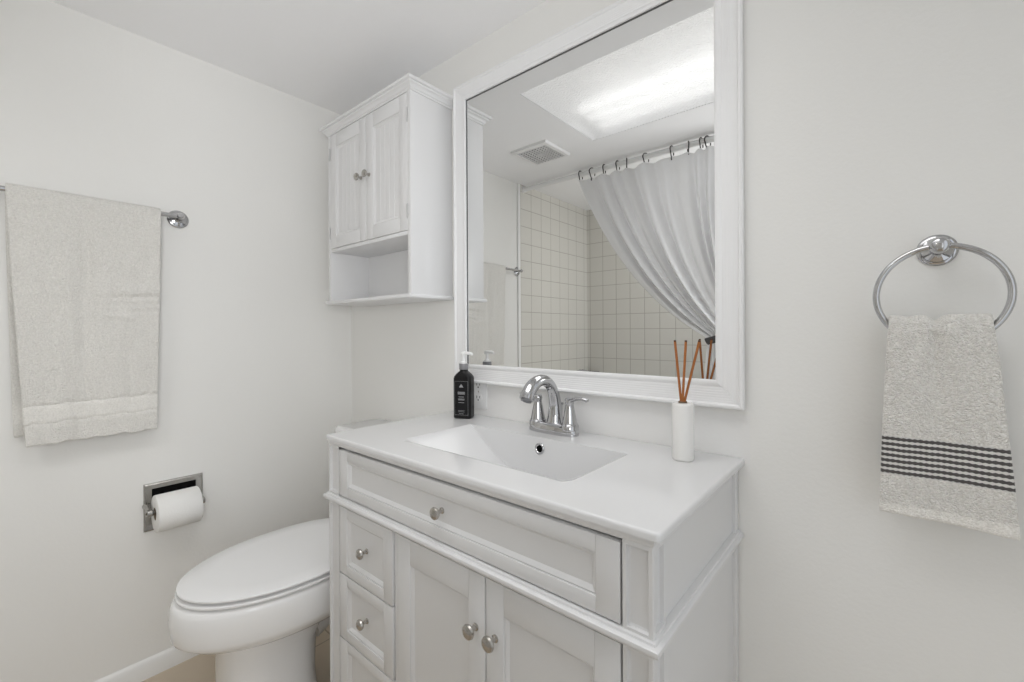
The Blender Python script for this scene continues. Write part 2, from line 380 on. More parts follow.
# ------------------------------------------------------------------ wall cabinet over the toilet
WX0, WX1, WY = .145, .676, -.160
WYF = -.178                                                      # face of the doors
wc = thing('wall_cabinet', 'white two-door wall cabinet with open bottom shelf, hung above the toilet', 'cabinet', ((WX0+WX1)/2, 0, 1.222))
T = .016
c = MB()
c.box(WX0, WX0+T, WYF, -.002, 1.234, 1.885, .001).box(WX1-T, WX1, WYF, -.002, 1.234, 1.885, .001)
c.box(WX0+T, WX1-T, WYF+.018, -.010, 1.870, 1.885)
c.box(WX0+T, WX1-T, -.010, -.004, 1.234, 1.885)
c.box(WX0+T, WX1-T, WYF+.002, -.010, 1.4255, 1.4385, .001)
c.build('carcass', M_cab, wc)
MB().box(WX0-.010, WX1+.009, WYF-.010, -.002, 1.2215, 1.234, .0035, 3).build('shelf', M_cab, wc)
# crown moulding: profile (outwards, up)
cp = [(-.004, 1.884), (.0035, 1.884), (.0045, 1.889), (.008, 1.891), (.009, 1.8955), (.0125, 1.900), (.0175, 1.9025), (.0185, 1.9065), (.0245, 1.908), (.026, 1.910), (.026, 1.9165), (-.004, 1.9165)]
cm = MB()
def crown_ring(px, py, dx, dy): return [(px+dx*o, py+dy*o, z) for o, z in cp]
CRY = WYF+.002
cm.loft([crown_ring(WX0, -.002, -1, 0), crown_ring(WX0, CRY, -1, -1), crown_ring(WX1, CRY, 1, -1), crown_ring(WX1, -.002, 1, 0)])
cm.box(WX0, WX1, CRY, -.002, 1.900, 1.9165)
cm.build('crown_moulding', M_cab, wc, smooth=30)
M_hinge = mat('white_hinge_metal', (.62, .62, .62), .3, .8)
def cab_door(x0, x1, kx, hx, lab):
    z0, z1 = 1.440, 1.8825
    st = .043
    d = front_boards(x0, x1, z0, z1, WYF, .016, st, .050, .046, .0012).build('door', M_cab, wc)
    inset_panel(x0+st, x1-st, z0+.046, z1-.050, WYF, .0065, .010, 5).build('panel', M_cab, d, smooth=25)
    k = MB(); knob(k, kx, WYF, 1.668, .95); k.build('knob', M_nickel, d)
    for hz in (1.50, 1.81):
        MB().tube([(hx-.001, WYF-.0015, hz-.024), (hx-.001, WYF-.0015, hz-.021), (hx-.001, WYF-.0015, hz-.0205), (hx-.001, WYF-.0015, hz+.0205), (hx-.001, WYF-.0015, hz+.021), (hx-.001, WYF-.0015, hz+.024)], [.0018, .0018, .0029, .0029, .0018, .0018], 12).build('hinge', M_hinge, d)
WXM = .4165
cab_door(WX0+T+.001, WXM-.0012, WXM-.030, WX0+T, '')
cab_door(WXM+.0012, WX1-T-.001, WXM+.022, WX1-T+.001, '')

# ------------------------------------------------------------------ vanity
VX, VX2, VF = .680, 1.585, -.440         # carcass sides, carcass front
YD = -.455                               # face of drawers, doors and pilasters
vn = thing('vanity_cabinet', 'white bathroom vanity cabinet with drawers on the left and two panelled doors', 'vanity', (1.13, -.22, 0))
c = MB()
c.box(VX+.001, VX+.016, VF, -.004, .075, .818)
c.box(VX2-.016, VX2-.006, -.404, -.026, .075, .818)
c.box(VX2-.016, VX2, -.026, -.003, .0, .818, .001)               # rear stile of the side
c.box(VX2-.016, VX2-.0015, -.4065, -.4035, .0, .818, .0005)
c.box(VX+.016, VX2-.016, -.012, -.004, .075, .818)
c.box(VX+.016, VX2-.016, VF, -.012, .075, .090)
c.box(VX+.016, VX2-.016, VF, VF+.012, .660, .676)                # rails of the face frame
c.box(VX+.05, VX2-.05, VF-.006, VF+.012, .8065, .818)
c.box(.973, .9895, VF-.010, VF+.012, .10, .660, .001)
c.box(VX+.05, VX2-.05, VF-.010, VF+.012, .075, .112)
c.build('carcass', M_van, vn)
def pil_profile(mb, x0, x1, z0, z1, yf):
    i = .0065
    def rg(k, y, s0=0): return [(x0+k, y, z0+k), (x1-k, y, z0+k), (x1-k, y, z1-k), (x0+k, y, z1-k)]
    mb.loft([rg(0, yf+.0012), rg(0, yf+.0008), rg(.0008, yf), rg(i, yf), rg(i+.0012, yf+.0055), rg(i+.004, yf+.0068)], cap=False)
    k = i+.004; mb.add([(x0+k, yf+.0068, z0+k), (x1-k, yf+.0068, z0+k), (x1-k, yf+.0068, z1-k), (x0+k, yf+.0068, z1-k)], [(0, 1, 2, 3)])
for (x0, x1, sd) in ((VX, .7315, -1), (1.5385, VX2, 1)):
    p = MB()
    for (z0, z1) in ((.681, .812), (.10, .661)): pil_profile(p, x0, x1, z0, z1, YD)
    # panelled side face of the post
    X = x1 if sd > 0 else x0
    for (z0, z1) in ((.681, .812), (.10, .661)):
        def rg(k, o): return [(X+sd*o, YD+.0012+k, z0+k), (X+sd*o, -.410-k, z0+k), (X+sd*o, -.410-k, z1-k), (X+sd*o, YD+.0012+k, z1-k)]
        p.loft([rg(0, 0), rg(.0075, 0), rg(.009, -.0055), rg(.011, -.0068)], cap=False)
        p.add(rg(.011, -.0068), [(0, 1, 2, 3)])
    p.build('post', M_van, vn, smooth=30)
    # turned-out foot under the post
    MB().loft([[(x0, YD, .10), (x1, YD, .10), (x1, -.41, .10), (x0, -.41, .10)], [(x0+.002, YD+.002, .06), (x1-.002, YD+.002, .06), (x1-.002, -.412, .06), (x0+.002, -.412, .06)],
               [(x0+.008, YD+.008, 0), (x1-.008, YD+.008, 0), (x1-.008, -.418, 0), (x0+.008, -.418, 0)]]).build('foot', M_van, vn, smooth=30)
# waist moulding wraps front and both sides
wp = [(-.012, .6615), (.0025, .6615), (.0045, .664), (.0085, .6655), (.011, .669), (.0113, .672), (.0105, .6755), (.008, .6775), (.0048, .6785), (.0036, .6815), (0, .683), (-.012, .683)]
def wring(px, py, dx, dy): return [(px+dx*o, py+dy*o, z) for o, z in wp]
MB().loft([wring(VX, -.003, -1, 0), wring(VX, YD, -1, -1), wring(VX2, YD, 1, -1), wring(VX2, -.003, 1, 0)]).build('waist_moulding', M_van, vn, smooth=35)
# moulding under the sink top
tp = [(-.012, .812), (.0005, .812), (.0015, .8145), (.0025, .8185), (.0025, .8242), (-.012, .8242)]
def tring(px, py, dx, dy): return [(px+dx*o, py+dy*o, z) for o, z in tp]
MB().loft([tring(VX, -.003, -1, 0), tring(VX, YD, -1, -1), tring(VX2, YD, 1, -1), tring(VX2, -.003, 1, 0)]).build('top_moulding', M_van, vn, smooth=30)
def drawer(x0, x1, z0, z1, st, rt, rb, depth=.008, w=.010):
    d = front_boards(x0, x1, z0, z1, YD, .017, st, rt, rb).build('drawer', M_van, vn)
    inset_panel(x0+st, x1-st, z0+rb, z1-rt, YD, depth, w).build('panel', M_van, d, smooth=25)
    k = MB(); knob(k, (x0+x1)/2, YD+depth, (z0+z1)/2, .92); k.build('knob', M_nickel, d)
    return d
drawer(.7340, 1.5350, .6858, .8045, .040, .026, .026)
drawer(.7338, .9700, .4857, .6575, .036, .026, .026)
drawer(.7338, .9700, .3179, .4822, .036, .026, .026)
drawer(.7338, .9700, .1145, .3145, .036, .026, .026)
def vdoor(x0, x1, kx):
    d = front_boards(x0, x1, .1145, .6575, YD, .017, .043, .055, .055).build('door', M_van, vn)
    inset_panel(x0+.043, x1-.043, .1695, .6025, YD, .0075, .008).build('panel', M_van, d, smooth=25)
    k = MB(); knob(k, kx, YD, .5555, 1.0); k.build('knob', M_nickel, d)
vdoor(.992, 1.2620, 1.2385)
vdoor(1.2655, 1.5350, 1.2885)
gp = MB()                                                        # dark gaps behind the fronts
gp.box(.7318, 1.5382, VF-.001, VF+.004, .683, .8065).box(.7318, .973, VF-.001, VF+.004, .1125, .660).box(.9895, 1.5382, VF-.001, VF+.004, .1125, .660)
gp.build('inner_shadow_board', M_gap, vn, smooth=0)

# ------------------------------------------------------------------ sink top
TX0, TX1, TY0, TY1, TZ, TH = .672, 1.598, -.462, -.0015, .8365, .0122
BXc, BXw, BY0, BY1, BD = 1.1365, .253, -.376, -.123, .107
def smin(a, b, k):
    h_ = max(k-abs(a-b), 0)/k; return min(a, b)-h_*h_*k*.25
def topz(x, y):
    d = min(x-TX0, TX1-x, y-TY0)
    z = TZ
    r = .005
    if d < r: z -= r-math.sqrt(max(r*r-(r-d)**2, 0))
    u = (x-BXc)/BXw
    if abs(u) < 1.02 and BY0-.003 < y < BY1+.003:
        arc = BD*max(1-u*u, 0)**1.18
        f = y-BY0; r0 = .085                                     # gently rolled front lip
        fr_ = 0 if f < 0 else (1.7*f*f/(2*r0) if f < r0 else 1.7*(f-r0/2))
        dep = smin(smin(arc, max((BY1-y)*7, 0), .0035), fr_, .010)
        if dep > 0: z -= dep
    return z
def axis(lo, hi, fine, n):
    xs = set([lo, hi])
    for k in range(n+1): xs.add(lo+(hi-lo)*k/n)
    for (a, b, m) in fine:
        for k in range(m+1): xs.add(a+(b-a)*k/m)
    xs = sorted(xs); out = [xs[0]]
    for x in xs[1:]:
        if x-out[-1] > 2e-4: out.append(x)
    return out
xs = axis(TX0, TX1, [(TX0, TX0+.006, 5), (TX1-.006, TX1, 5), (BXc-BXw-.01, BXc-BXw+.02, 8), (BXc+BXw-.02, BXc+BXw+.01, 8), (BXc-BXw, BXc+BXw, 110)], 60)
ys = axis(TY0, TY1, [(TY0, TY0+.006, 5), (BY0-.006, BY0+.030, 30), (BY1-.030, BY1+.006, 60), (BY0, BY1, 60)], 30)
st = MB()
def cnr(x, y, rc=.010):
    for cx_ in (TX0+rc, TX1-rc):
        if (x-cx_)*(1 if cx_ > 1 else -1) > 0 and y < TY0+rc:
            dx = x-cx_; dy = y-(TY0+rc); m_ = max(abs(dx), abs(dy)); q_ = math.hypot(dx, dy)
            if q_ > 0: return cx_+dx*m_/q_, TY0+rc+dy*m_/q_
    return x, y
rows = [[(*cnr(x, y), topz(x, y)) for x in xs] for y in ys]
rows = [[(*cnr(x, ys[0]), TZ-TH) for x in xs]] + rows + [[(x, ys[-1], TZ-TH) for x in xs]]
st.grid(rows)
for X, rev in ((TX0, 0), (TX1, 1)):
    k = 0 if X == TX0 else -1
    st.grid([[(*cnr(X, y), topz(X, y)) for y in ys], [(*cnr(X, y), TZ-TH) for y in ys]])
# underside with the belly of the basin
st.grid([[(*cnr(x, y), TZ-TH) if not (abs(x-BXc) < BXw+.004 and BY0-.004 < y < BY1+.004) else (x, y, min(TZ-TH, topz(x, y)-.008)) for x in xs] for y in ys])
b = bmesh.new(); bv = [b.verts.new(v) for v in st.v]
for f_ in st.f: b.faces.new([bv[i] for i in f_])
bmesh.ops.remove_doubles(b, verts=b.verts, dist=1e-5)
st = MB().bm(b)
sk = st.build('sink_top', M_top, base=(1.13, -.23, TZ), smooth=40)
tag(sk, 'white one-piece sink top with a curved rectangular basin on the vanity cabinet', 'sink')
OX = 1.1455; ovy = BY1-.0285/7
nrm = Vector((0, -7, 1)).normalized()
ov = MB().lathe([(.0088, .0005), (.0088, .002), (.0102, .0032), (.0130, .0032), (.0146, .0018), (.0149, -.001), (.0088, -.001)], frameM((OX, ovy, TZ-.0285), nrm), 28, closed=True)
ov.build('overflow_ring', M_chrome, sk)
MB().lathe([(0, .0008), (.0089, .0008)], frameM((OX, ovy, TZ-.0285), nrm), 24).build('overflow_hole', M_dark, sk)
MB().lathe([(0, .006), (.014, .005), (.016, .003), (.016, .0015), (.022, .0015), (.024, 0), (.024, -.004), (0, -.004)], frameM((BXc, -.245, topz(BXc, -.245)+.001), (0, 0, 1)), 28).build('drain', M_chrome, sk)

# ------------------------------------------------------------------ faucet
FXc, FYc = 1.138, -.055
fa = thing('faucet', 'chrome two-handle faucet with an arched spout at the back of the sink', 'faucet', (FXc, FYc, TZ))
def ov_ring(cx, cy, a, b_, z, n=40, p=2.6):
    out = []
    for i in range(n):
        t = 2*PI*i/n; c_, s_ = math.cos(t), math.sin(t)
        out.append((cx+a*math.copysign(abs(c_)**(2/p), c_), cy+b_*math.copysign(abs(s_)**(2/p), s_), z))
    return out
Z = TZ
MB().loft([ov_ring(FXc, FYc, .0775, .0265, Z+.0002), ov_ring(FXc, FYc, .078, .027, Z+.003), ov_ring(FXc, FYc, .0765, .0262, Z+.014), ov_ring(FXc, FYc, .073, .0235, Z+.024), ov_ring(FXc, FYc, .066, .018, Z+.028)]).build('base', M_chrome, fa, smooth=45)
sp = bez([(FXc, -.047, Z+.004), (FXc, -.046, Z+.030), (FXc, -.045, Z+.062), (FXc, -.050, Z+.095), (FXc, -.064, Z+.124), (FXc, -.088, Z+.142), (FXc, -.116, Z+.146), (FXc, -.144, Z+.137), (FXc, -.163, Z+.119), (FXc, -.172, Z+.103)], 6)
n_ = len(sp)
def lerp(t, ks):
    for (a, va), (b_, vb) in zip(ks, ks[1:]):
        if t <= b_: return va+(vb-va)*(t-a)/(b_-a)
    return ks[-1][1]
rad = [lerp(i/(n_-1), [(0, .0285), (.07, .0255), (.16, .0205), (.28, .0170), (.42, .0146), (.6, .0142), (.8, .0172), (1, .0190)]) for i in range(n_)]
MB().tube(sp, rad, 24).build('spout', M_chrome, fa, smooth=60)
d_ = (sp[-1]-sp[-2]).normalized()
MB().lathe([(0, .0), (.0140, .0), (.0140, .005), (.0105, .0055), (.0105, .003), (0, .003)], frameM(sp[-1], d_), 24).build('aerator', M_grey, fa)
MB().tube([(FXc, -.015, Z+.02), (FXc, -.015, Z+.075)], .0026, 10).lathe([(0, .078), (.005, .0765), (.0055, .073), (.004, .070), (0, .069)], Matrix.Translation((FXc, -.015, Z)), 14).build('lift_rod', M_chrome, fa)
for sgn in (-1, 1):
    hx = FXc+sgn*.0525
    hb = MB().lathe([(.0240, .014), (.0238, .026), (.0225, .0275), (.0225, .0295), (.0212, .0305), (.0200, .034), (.0135, .066), (.0112, .078), (.0108, .082), (.0118, .085), (.0122, .094), (.010, .098), (0, .099)], Matrix.Translation((hx, FYc, Z)), 28).build('handle', M_chrome, fa, smooth=40)
    lv = bez([(hx-sgn*.009, FYc, Z+.0885), (hx+sgn*.004, FYc-.001, Z+.0925), (hx+sgn*.022, FYc-.003, Z+.0985), (hx+sgn*.040, FYc-.004, Z+.1005), (hx+sgn*.052, FYc-.004, Z+.0985), (hx+sgn*.058, FYc-.004, Z+.0955)], 5)
    m_ = len(lv)
    MB().tube(lv, [lerp(i/(m_-1), [(0, .009), (.15, .0105), (.5, .0068), (.8, .0066), (.95, .0062), (1, .0035)]) for i in range(m_)], 16, squash=[(.72, 1.1)]*m_).build('lever', M_chrome, hb, smooth=60)

# ------------------------------------------------------------------ soap bottle
bx, by = .798, -.066
sb = thing('soap_bottle', 'black square soap bottle with a white pump, on the sink top beside the outlet', 'bottle', (bx, by, TZ))
RB = Matrix.Translation((bx, by, TZ+.0004)) @ Matrix.Rotation(R(24), 4, 'Z')
def rsq(hw, hd, r, z, n=6):
    out = []
    for cx, cy, a0 in ((hw-r, hd-r, 0), (-hw+r, hd-r, 90), (-hw+r, -hd+r, 180), (hw-r, -hd+r, 270)):
        for k in range(n+1):
            a = R(a0+90*k/n); out.append(RB @ Vector((cx+r*math.cos(a), cy+r*math.sin(a), z)))
    return out
hw, hd = .0295, .021
MB().loft([rsq(hw-.004, hd-.004, .006, 0), rsq(hw-.001, hd-.001, .008, .002), rsq(hw, hd, .009, .006), rsq(hw, hd, .009, .126), rsq(hw-.001, hd-.001, .010, .132), rsq(hw-.006, hd-.004, .011, .140), rsq(.0165, .0145, .012, .1465), rsq(.0135, .013, .0128, .149), rsq(.013, .013, .0128, .154)]).build('body', M_black, sb, smooth=50)
MB().box(-.0225, .0225, -hd-.0005, -hd+.001, .012, .118, 0, mtx=RB).build('label', M_label, sb)
pr = MB(); Y0, Y1 = -hd-.0009, -hd-.0004
def bar(x, w, z, hgt): pr.box(x-w/2, x+w/2, Y0, Y1, z-hgt/2, z+hgt/2, 0, mtx=RB)
for (x, w, z, hgt) in ((0, .024, .084, .0018), (0, .024, .081, .0018), (0, .024, .078, .0018), (0, .018, .069, .0016), (0, .021, .0625, .0016), (0, .021, .0595, .0016), (0, .019, .051, .0013), (0, .021, .026, .0008), (0, .021, .022, .0008), (0, .016, .016, .0008)): bar(x, w, z, hgt)
pr.box(-.0225, .0225, Y0, Y1, .1177, .1182, 0, mtx=RB).box(-.0225, .0225, Y0, Y1, .0118, .0123, 0, mtx=RB).box(-.0226, -.0222, Y0, Y1, .0118, .1182, 0, mtx=RB).box(.0222, .0226, Y0, Y1, .0118, .1182, 0, mtx=RB)
pr.add([RB @ Vector(p) for p in ((-.0075, Y0, .099), (.0075, Y0, .099), (.005, Y0, .1025), (.0022, Y0, .1065), (0, Y0, .1095), (-.003, Y0, .106), (-.0055, Y0, .1025))], [tuple(range(7))])
pr.build('label_print', M_print, sb, smooth=0)
MB().lathe([(.0145, 0.1545), (.0150, 0.1560), (.0150, 0.1720), (.014, 0.1735), (0, 0.1735)], Matrix.Translation((bx, by, TZ)), 28).build('collar', M_grey, sb)
pm = MB().lathe([(.0115, 0.1735), (.0115, 0.1790), (.0062, 0.1805), (.0052, 0.1820), (.0052, 0.1990), (.0085, 0.1995), (.0095, 0.2015), (.0095, 0.2085), (.008, 0.2105), (0, 0.2110)], Matrix.Translation((bx, by, TZ)), 24)
pm.tube([RB @ Vector(p) for p in ((0, 0, 0.2055), (.012, -.004, 0.2062), (.026, -.008, 0.2058), (.0315, -.0095, 0.2035), (.0325, -.010, 0.2000))], [.0062, .0056, .0048, .0042, .0038], 12)
pm.build('pump', M_white, sb, smooth=40)

# ------------------------------------------------------------------ reed diffuser and its reeds
dx_, dy_ = 1.498, -.088
rd = thing('reed_diffuser', 'white ceramic cylinder reed diffuser vase on the right of the sink top', 'vase', (dx_, dy_, TZ))
MB().lathe([(0, .0003), (.0205, .0003), (.0218, .002), (.0222, .006), (.0226, .114), (.0222, .119), (.0209, .1207), (.0100, .1212), (.0090, .1195), (.0090, .116), (.0185, .112), (.0185, .012), (0, .010)], Matrix.Translation((dx_, dy_, TZ)), 40).build('body', M_vase, rd, smooth=50)
MB().lathe([(.0088, .105), (.0091, .1235), (.0082, .1245), (.0076, .1235), (.0076, .105)], Matrix.Translation((dx_, dy_, TZ)), 24, closed=True).build('neck_insert', mat('brown_stopper', (.16, .11, .07), .5), rd)
for (tx, ty, nm) in ((-.0140, -.006, 'leaning slightly left, leftmost of the three'), (.0115, -.012, 'standing almost upright between the other two'), (.0365, -.004, 'leaning right, most tilted of the three')):
    off = {-.0140: -.0030, .0115: .0002, .0365: .0034}[tx]
    tip = Vector((dx_+tx, dy_+ty, TZ+.2545)); nk = Vector((dx_+off, dy_+ty*.2, TZ+.122)); base = nk+(nk-tip)*.62
    o = MB().tube([base, base.lerp(tip, .5), base.lerp(tip, .985)], .0027, 10).build('diffuser_reed', M_reed, base=base)
    tag(o, 'amber diffuser reed in the white vase, '+nm, 'reed', 'reeds in the white diffuser vase')
    MB().tube([base.lerp(tip, .985), tip], .0027, 10).build('tip', M_reed_top, o)

# ------------------------------------------------------------------ outlet
ol = thing('wall_outlet', 'white duplex wall outlet partly tucked under the mirror beside the black bottle', 'outlet', (.805, 0, .915))
MB().box(.769, .8385, -.0055, 0, .8575, .972, .002).build('cover_plate', M_white, ol)
for zc in (.893, .935):
    d = MB().loft([[(.804+ .0165*math.cos(t)*1.0, y, zc+min(max(.0165*math.sin(t), -.0125), .0125)) for t in [2*PI*k/36 for k in range(36)]] for y in (-.0050, -.0072)]).build('socket', M_white, ol, smooth=30)
    s_ = MB().box(.7965, .7985, -.0076, -.007, zc-.001, zc+.0075).box(.8095, .8115, -.0076, -.007, zc, zc+.007)
    s_.lathe([(0, .0076), (.0026, .0076)], Matrix.Translation((.804, 0, zc-.0065)) @ Matrix.Rotation(R(90), 4, 'X'), 12)
    s_.build('slots', M_dark, d, smooth=0)
MB().lathe([(0, .0068), (.0025, .0064), (.003, .005)], Matrix.Translation((.804, 0, .914)) @ Matrix.Rotation(R(90), 4, 'X'), 14).build('screw', M_nickel, ol)

# ------------------------------------------------------------------ toilet
TCX = .425
tl = thing('toilet', 'white two-piece toilet with closed lid between the left wall and the vanity', 'toilet', (TCX, -.40, 0))
def egg(hw_, yf, yw, yb, z, n=64, pb=2.8):
    out = []
    for i in range(n):
        t = 2*PI*i/n; c_, s_ = math.cos(t), math.sin(t)
        if s_ <= 0: out.append(Vector((TCX+hw_*c_, yw+(yw-yf)*s_, z)))
        else: out.append(Vector((TCX+hw_*math.copysign(abs(c_)**(2/pb), c_), yw+(yb-yw)*abs(s_)**(2/pb), z)))
    return out
YW = -.45
def slab(hw_, yf, yb, z0, z1, r, dome=0):
    rings = [egg(hw_-r, yf+r, YW, yb-r, z0), egg(hw_-r*.3, yf+r*.3, YW, yb-r*.3, z0+r*.3), egg(hw_, yf, YW, yb, z0+r), egg(hw_, yf, YW, yb, z1-r*1.2), egg(hw_-r*.35, yf+r*.35, YW, yb-r*.35, z1-r*.35), egg(hw_-r*1.2, yf+r*1.2, YW, yb-r*1.2, z1)]
    if dome:
        for s_ in (.75, .5, .25, .05):
            k = (1-s_*s_)
            rings.append([Vector((TCX+(p.x-TCX)*s_, YW+(p.y-YW)*s_, z1+dome*k)) for p in egg(hw_-r*1.2, yf+r*1.2, YW, yb-r*1.2, z1)])
    return MB().loft(rings)
slab(.194, -.735, -.195, .4278, .4354, .0026, .0022).build('lid', M_seat, tl, smooth=50)
slab(.193, -.738, -.215, .4116, .4198, .0026).build('seat', M_seat, tl, smooth=50)
for sx_ in (-.07, .07): MB().lathe([(0, .39), (.014, .39), (.014, .428), (.011, .434), (0, .436)], Matrix.Translation((TCX+sx_, -.188, 0)), 20).build('hinge', M_seat, tl)
# bowl and pedestal: one cast body
SEC = [(.272, .150, -.688, -.43, -.17), (.285, .165, -.716, -.44, -.17), (.300, .178, -.735, -.45, -.175), (.309, .1845, -.745, -.45, -.18), (.318, .187, -.748, -.45, -.18), (.337, .189, -.7505, -.45, -.18), (.365, .191, -.7515, -.45, -.185), (.390, .1905, -.7485, -.45, -.19), (.400, .188, -.7440, -.45, -.192), (.4055, .182, -.737, -.45, -.196)]
PED = [(.0, .128, -.655, -.52, -.385), (.012, .129, -.656, -.52, -.385), (.02, .120, -.648, -.52, -.39), (.10, .112, -.640, -.52, -.395), (.20, .110, -.640, -.52, -.39), (.25, .114, -.645, -.52, -.36), (.28, .125, -.655, -.50, -.30)]
def ped_ring(z, hw_, yf, yw, yb, n=64):
    out = []
    for i in range(n):
        t = 2*PI*i/n; c_, s_ = math.cos(t), math.sin(t); e = 2/(2.3 if s_ < 0 else 3.5)
        out.append(Vector((TCX-.005+hw_*math.copysign(abs(c_)**(2/2.9), c_), yw+(yw-yf if s_ < 0 else yb-yw)*math.copysign(abs(s_)**e, s_), z)))
    return out
MB().loft([ped_ring(*a) for a in PED]).build('pedestal', M_porc, tl, smooth=60)
# narrow trapway behind the pedestal
MB().tube(bez([(TCX-.02, -.40, .20), (TCX-.03, -.30, .235), (TCX-.035, -.22, .20), (TCX-.035, -.17, .10), (TCX-.035, -.16, .001)], 6), [.075]*13+[.065]*12, 20).build('trapway', M_porc, tl, smooth=60)
MB().loft([egg(h_, yf, yw, yb, z) for z, h_, yf, yw, yb in SEC]).build('bowl', M_porc, tl, smooth=60)
MB().box(TCX-.115, TCX+.115, -.24, -.03, .30, .392, .03, 4).build('tank_shelf', M_porc, tl, smooth=60)
def rr(x0, x1, y0, y1, r, z, n=6):
    out = []
    for cx, cy, a0 in ((x1-r, y1-r, 0), (x0+r, y1-r, 90), (x0+r, y0+r, 180), (x1-r, y0+r, 270)):
        for k in range(n+1):
            a = R(a0+90*k/n); out.append((cx+r*math.cos(a), cy+r*math.sin(a), z))
    return out
MB().loft([rr(.255, .610, -.190, -.02, .04, .396), rr(.245, .620, -.197, -.018, .042, .415), rr(.235, .632, -.203, -.016, .045, .60), rr(.231, .636, -.205, -.015, .045, .722)]).build('tank', M_porc, tl, smooth=50)
MB().loft([rr(.227, .640, -.210, -.012, .045, .722), rr(.222, .645, -.215, -.010, .048, .727), rr(.222, .645, -.215, -.010, .048, .748), rr(.2235, .6435, -.2135, -.0115, .048, .7535), rr(.229, .638, -.208, -.017, .045, .757)]).build('tank_lid', M_porc, tl, smooth=50)
fl_ = MB().lathe([(.011, 0), (.011, .006), (.007, .010), (.007, .014)], frameM((.28, -.204, .665), (0, -1, 0)), 18)
fl_.tube([(.28, -.217, .665), (.31, -.220, .660), (.345, -.221, .650)], [.006, .0055, .0065], 10); fl_.build('flush_lever', M_chrome, tl)

# ------------------------------------------------------------------ toilet paper holder and roll
ph = thing('toilet_paper_holder', 'recessed chrome toilet paper holder set in the left wall above the toilet', 'toilet paper holder', (0, -.648, .546))
py0, py1, pz0, pz1 = -.729, -.567, .469, .623
iy0, iy1, iz0, iz1 = -.708, -.588, .492, .605
p = MB()
def prg(i, x): return [(x, py0+i, pz0+i), (x, py1-i, pz0+i), (x, py1-i, pz1-i), (x, py0+i, pz1-i)]
p.loft([prg(0, 0), prg(.001, .005), prg(.005, .0075), prg(.011, .0055), [(.0055, iy0, iz0), (.0055, iy1, iz0), (.0055, iy1, iz1), (.0055, iy0, iz1)], [(.0005, iy0, iz0), (.0005, iy1, iz0), (.0005, iy1, iz1), (.0005, iy0, iz1)]], cap=False)
p.build('plate', M_old, ph, smooth=30)
MB().box(.0003, .0012, iy0, iy1, iz0, iz1).build('recess', M_dark, ph, smooth=0)
AX, AZ = .048, .541
for yy, dy in ((-.7215, 1), (-.5815, -1)):
    MB().tube([(.004, yy, .553), (.022, yy, .552), (.038, yy, .546), (AX, yy, AZ)], [.0115, .0085, .0085, .0105], 14).lathe([(0, -.008), (.009, -.008), (.011, -.006), (.011, .006), (.009, .008), (0, .008)], frameM((AX, yy, AZ), (0, 1, 0)), 18).build('post', M_old, ph)
MB().tube([(AX, -.714, AZ), (AX, -.589, AZ)], .0075, 14).build('roller', mat('roller_chrome', (.6, .6, .6), .2, 1.0), ph)
ro = thing('toilet_paper_roll', 'white toilet paper roll on the recessed chrome holder in the left wall', 'toilet paper', (AX, -.6525, AZ))
RR = .0575; RX = AX+.010; RZ = AZ-.003
MB().lathe([(.020, -.058), (.020, .058), (RR-.002, .058), (RR, .056), (RR, -.056), (RR-.002, -.058)], frameM((RX, -.6525, RZ), (0, 1, 0)), 48, closed=True).build('paper', M_paper, ro, smooth=50)
MB().lathe([(.0185, -.0575), (.0185, .0575), (.0200, .0575), (.0200, -.0575)], frameM((RX, -.6525, RZ), (0, 1, 0)), 32, closed=True).build('core', mat('cardboard', (.33, .27, .20), .9), ro)

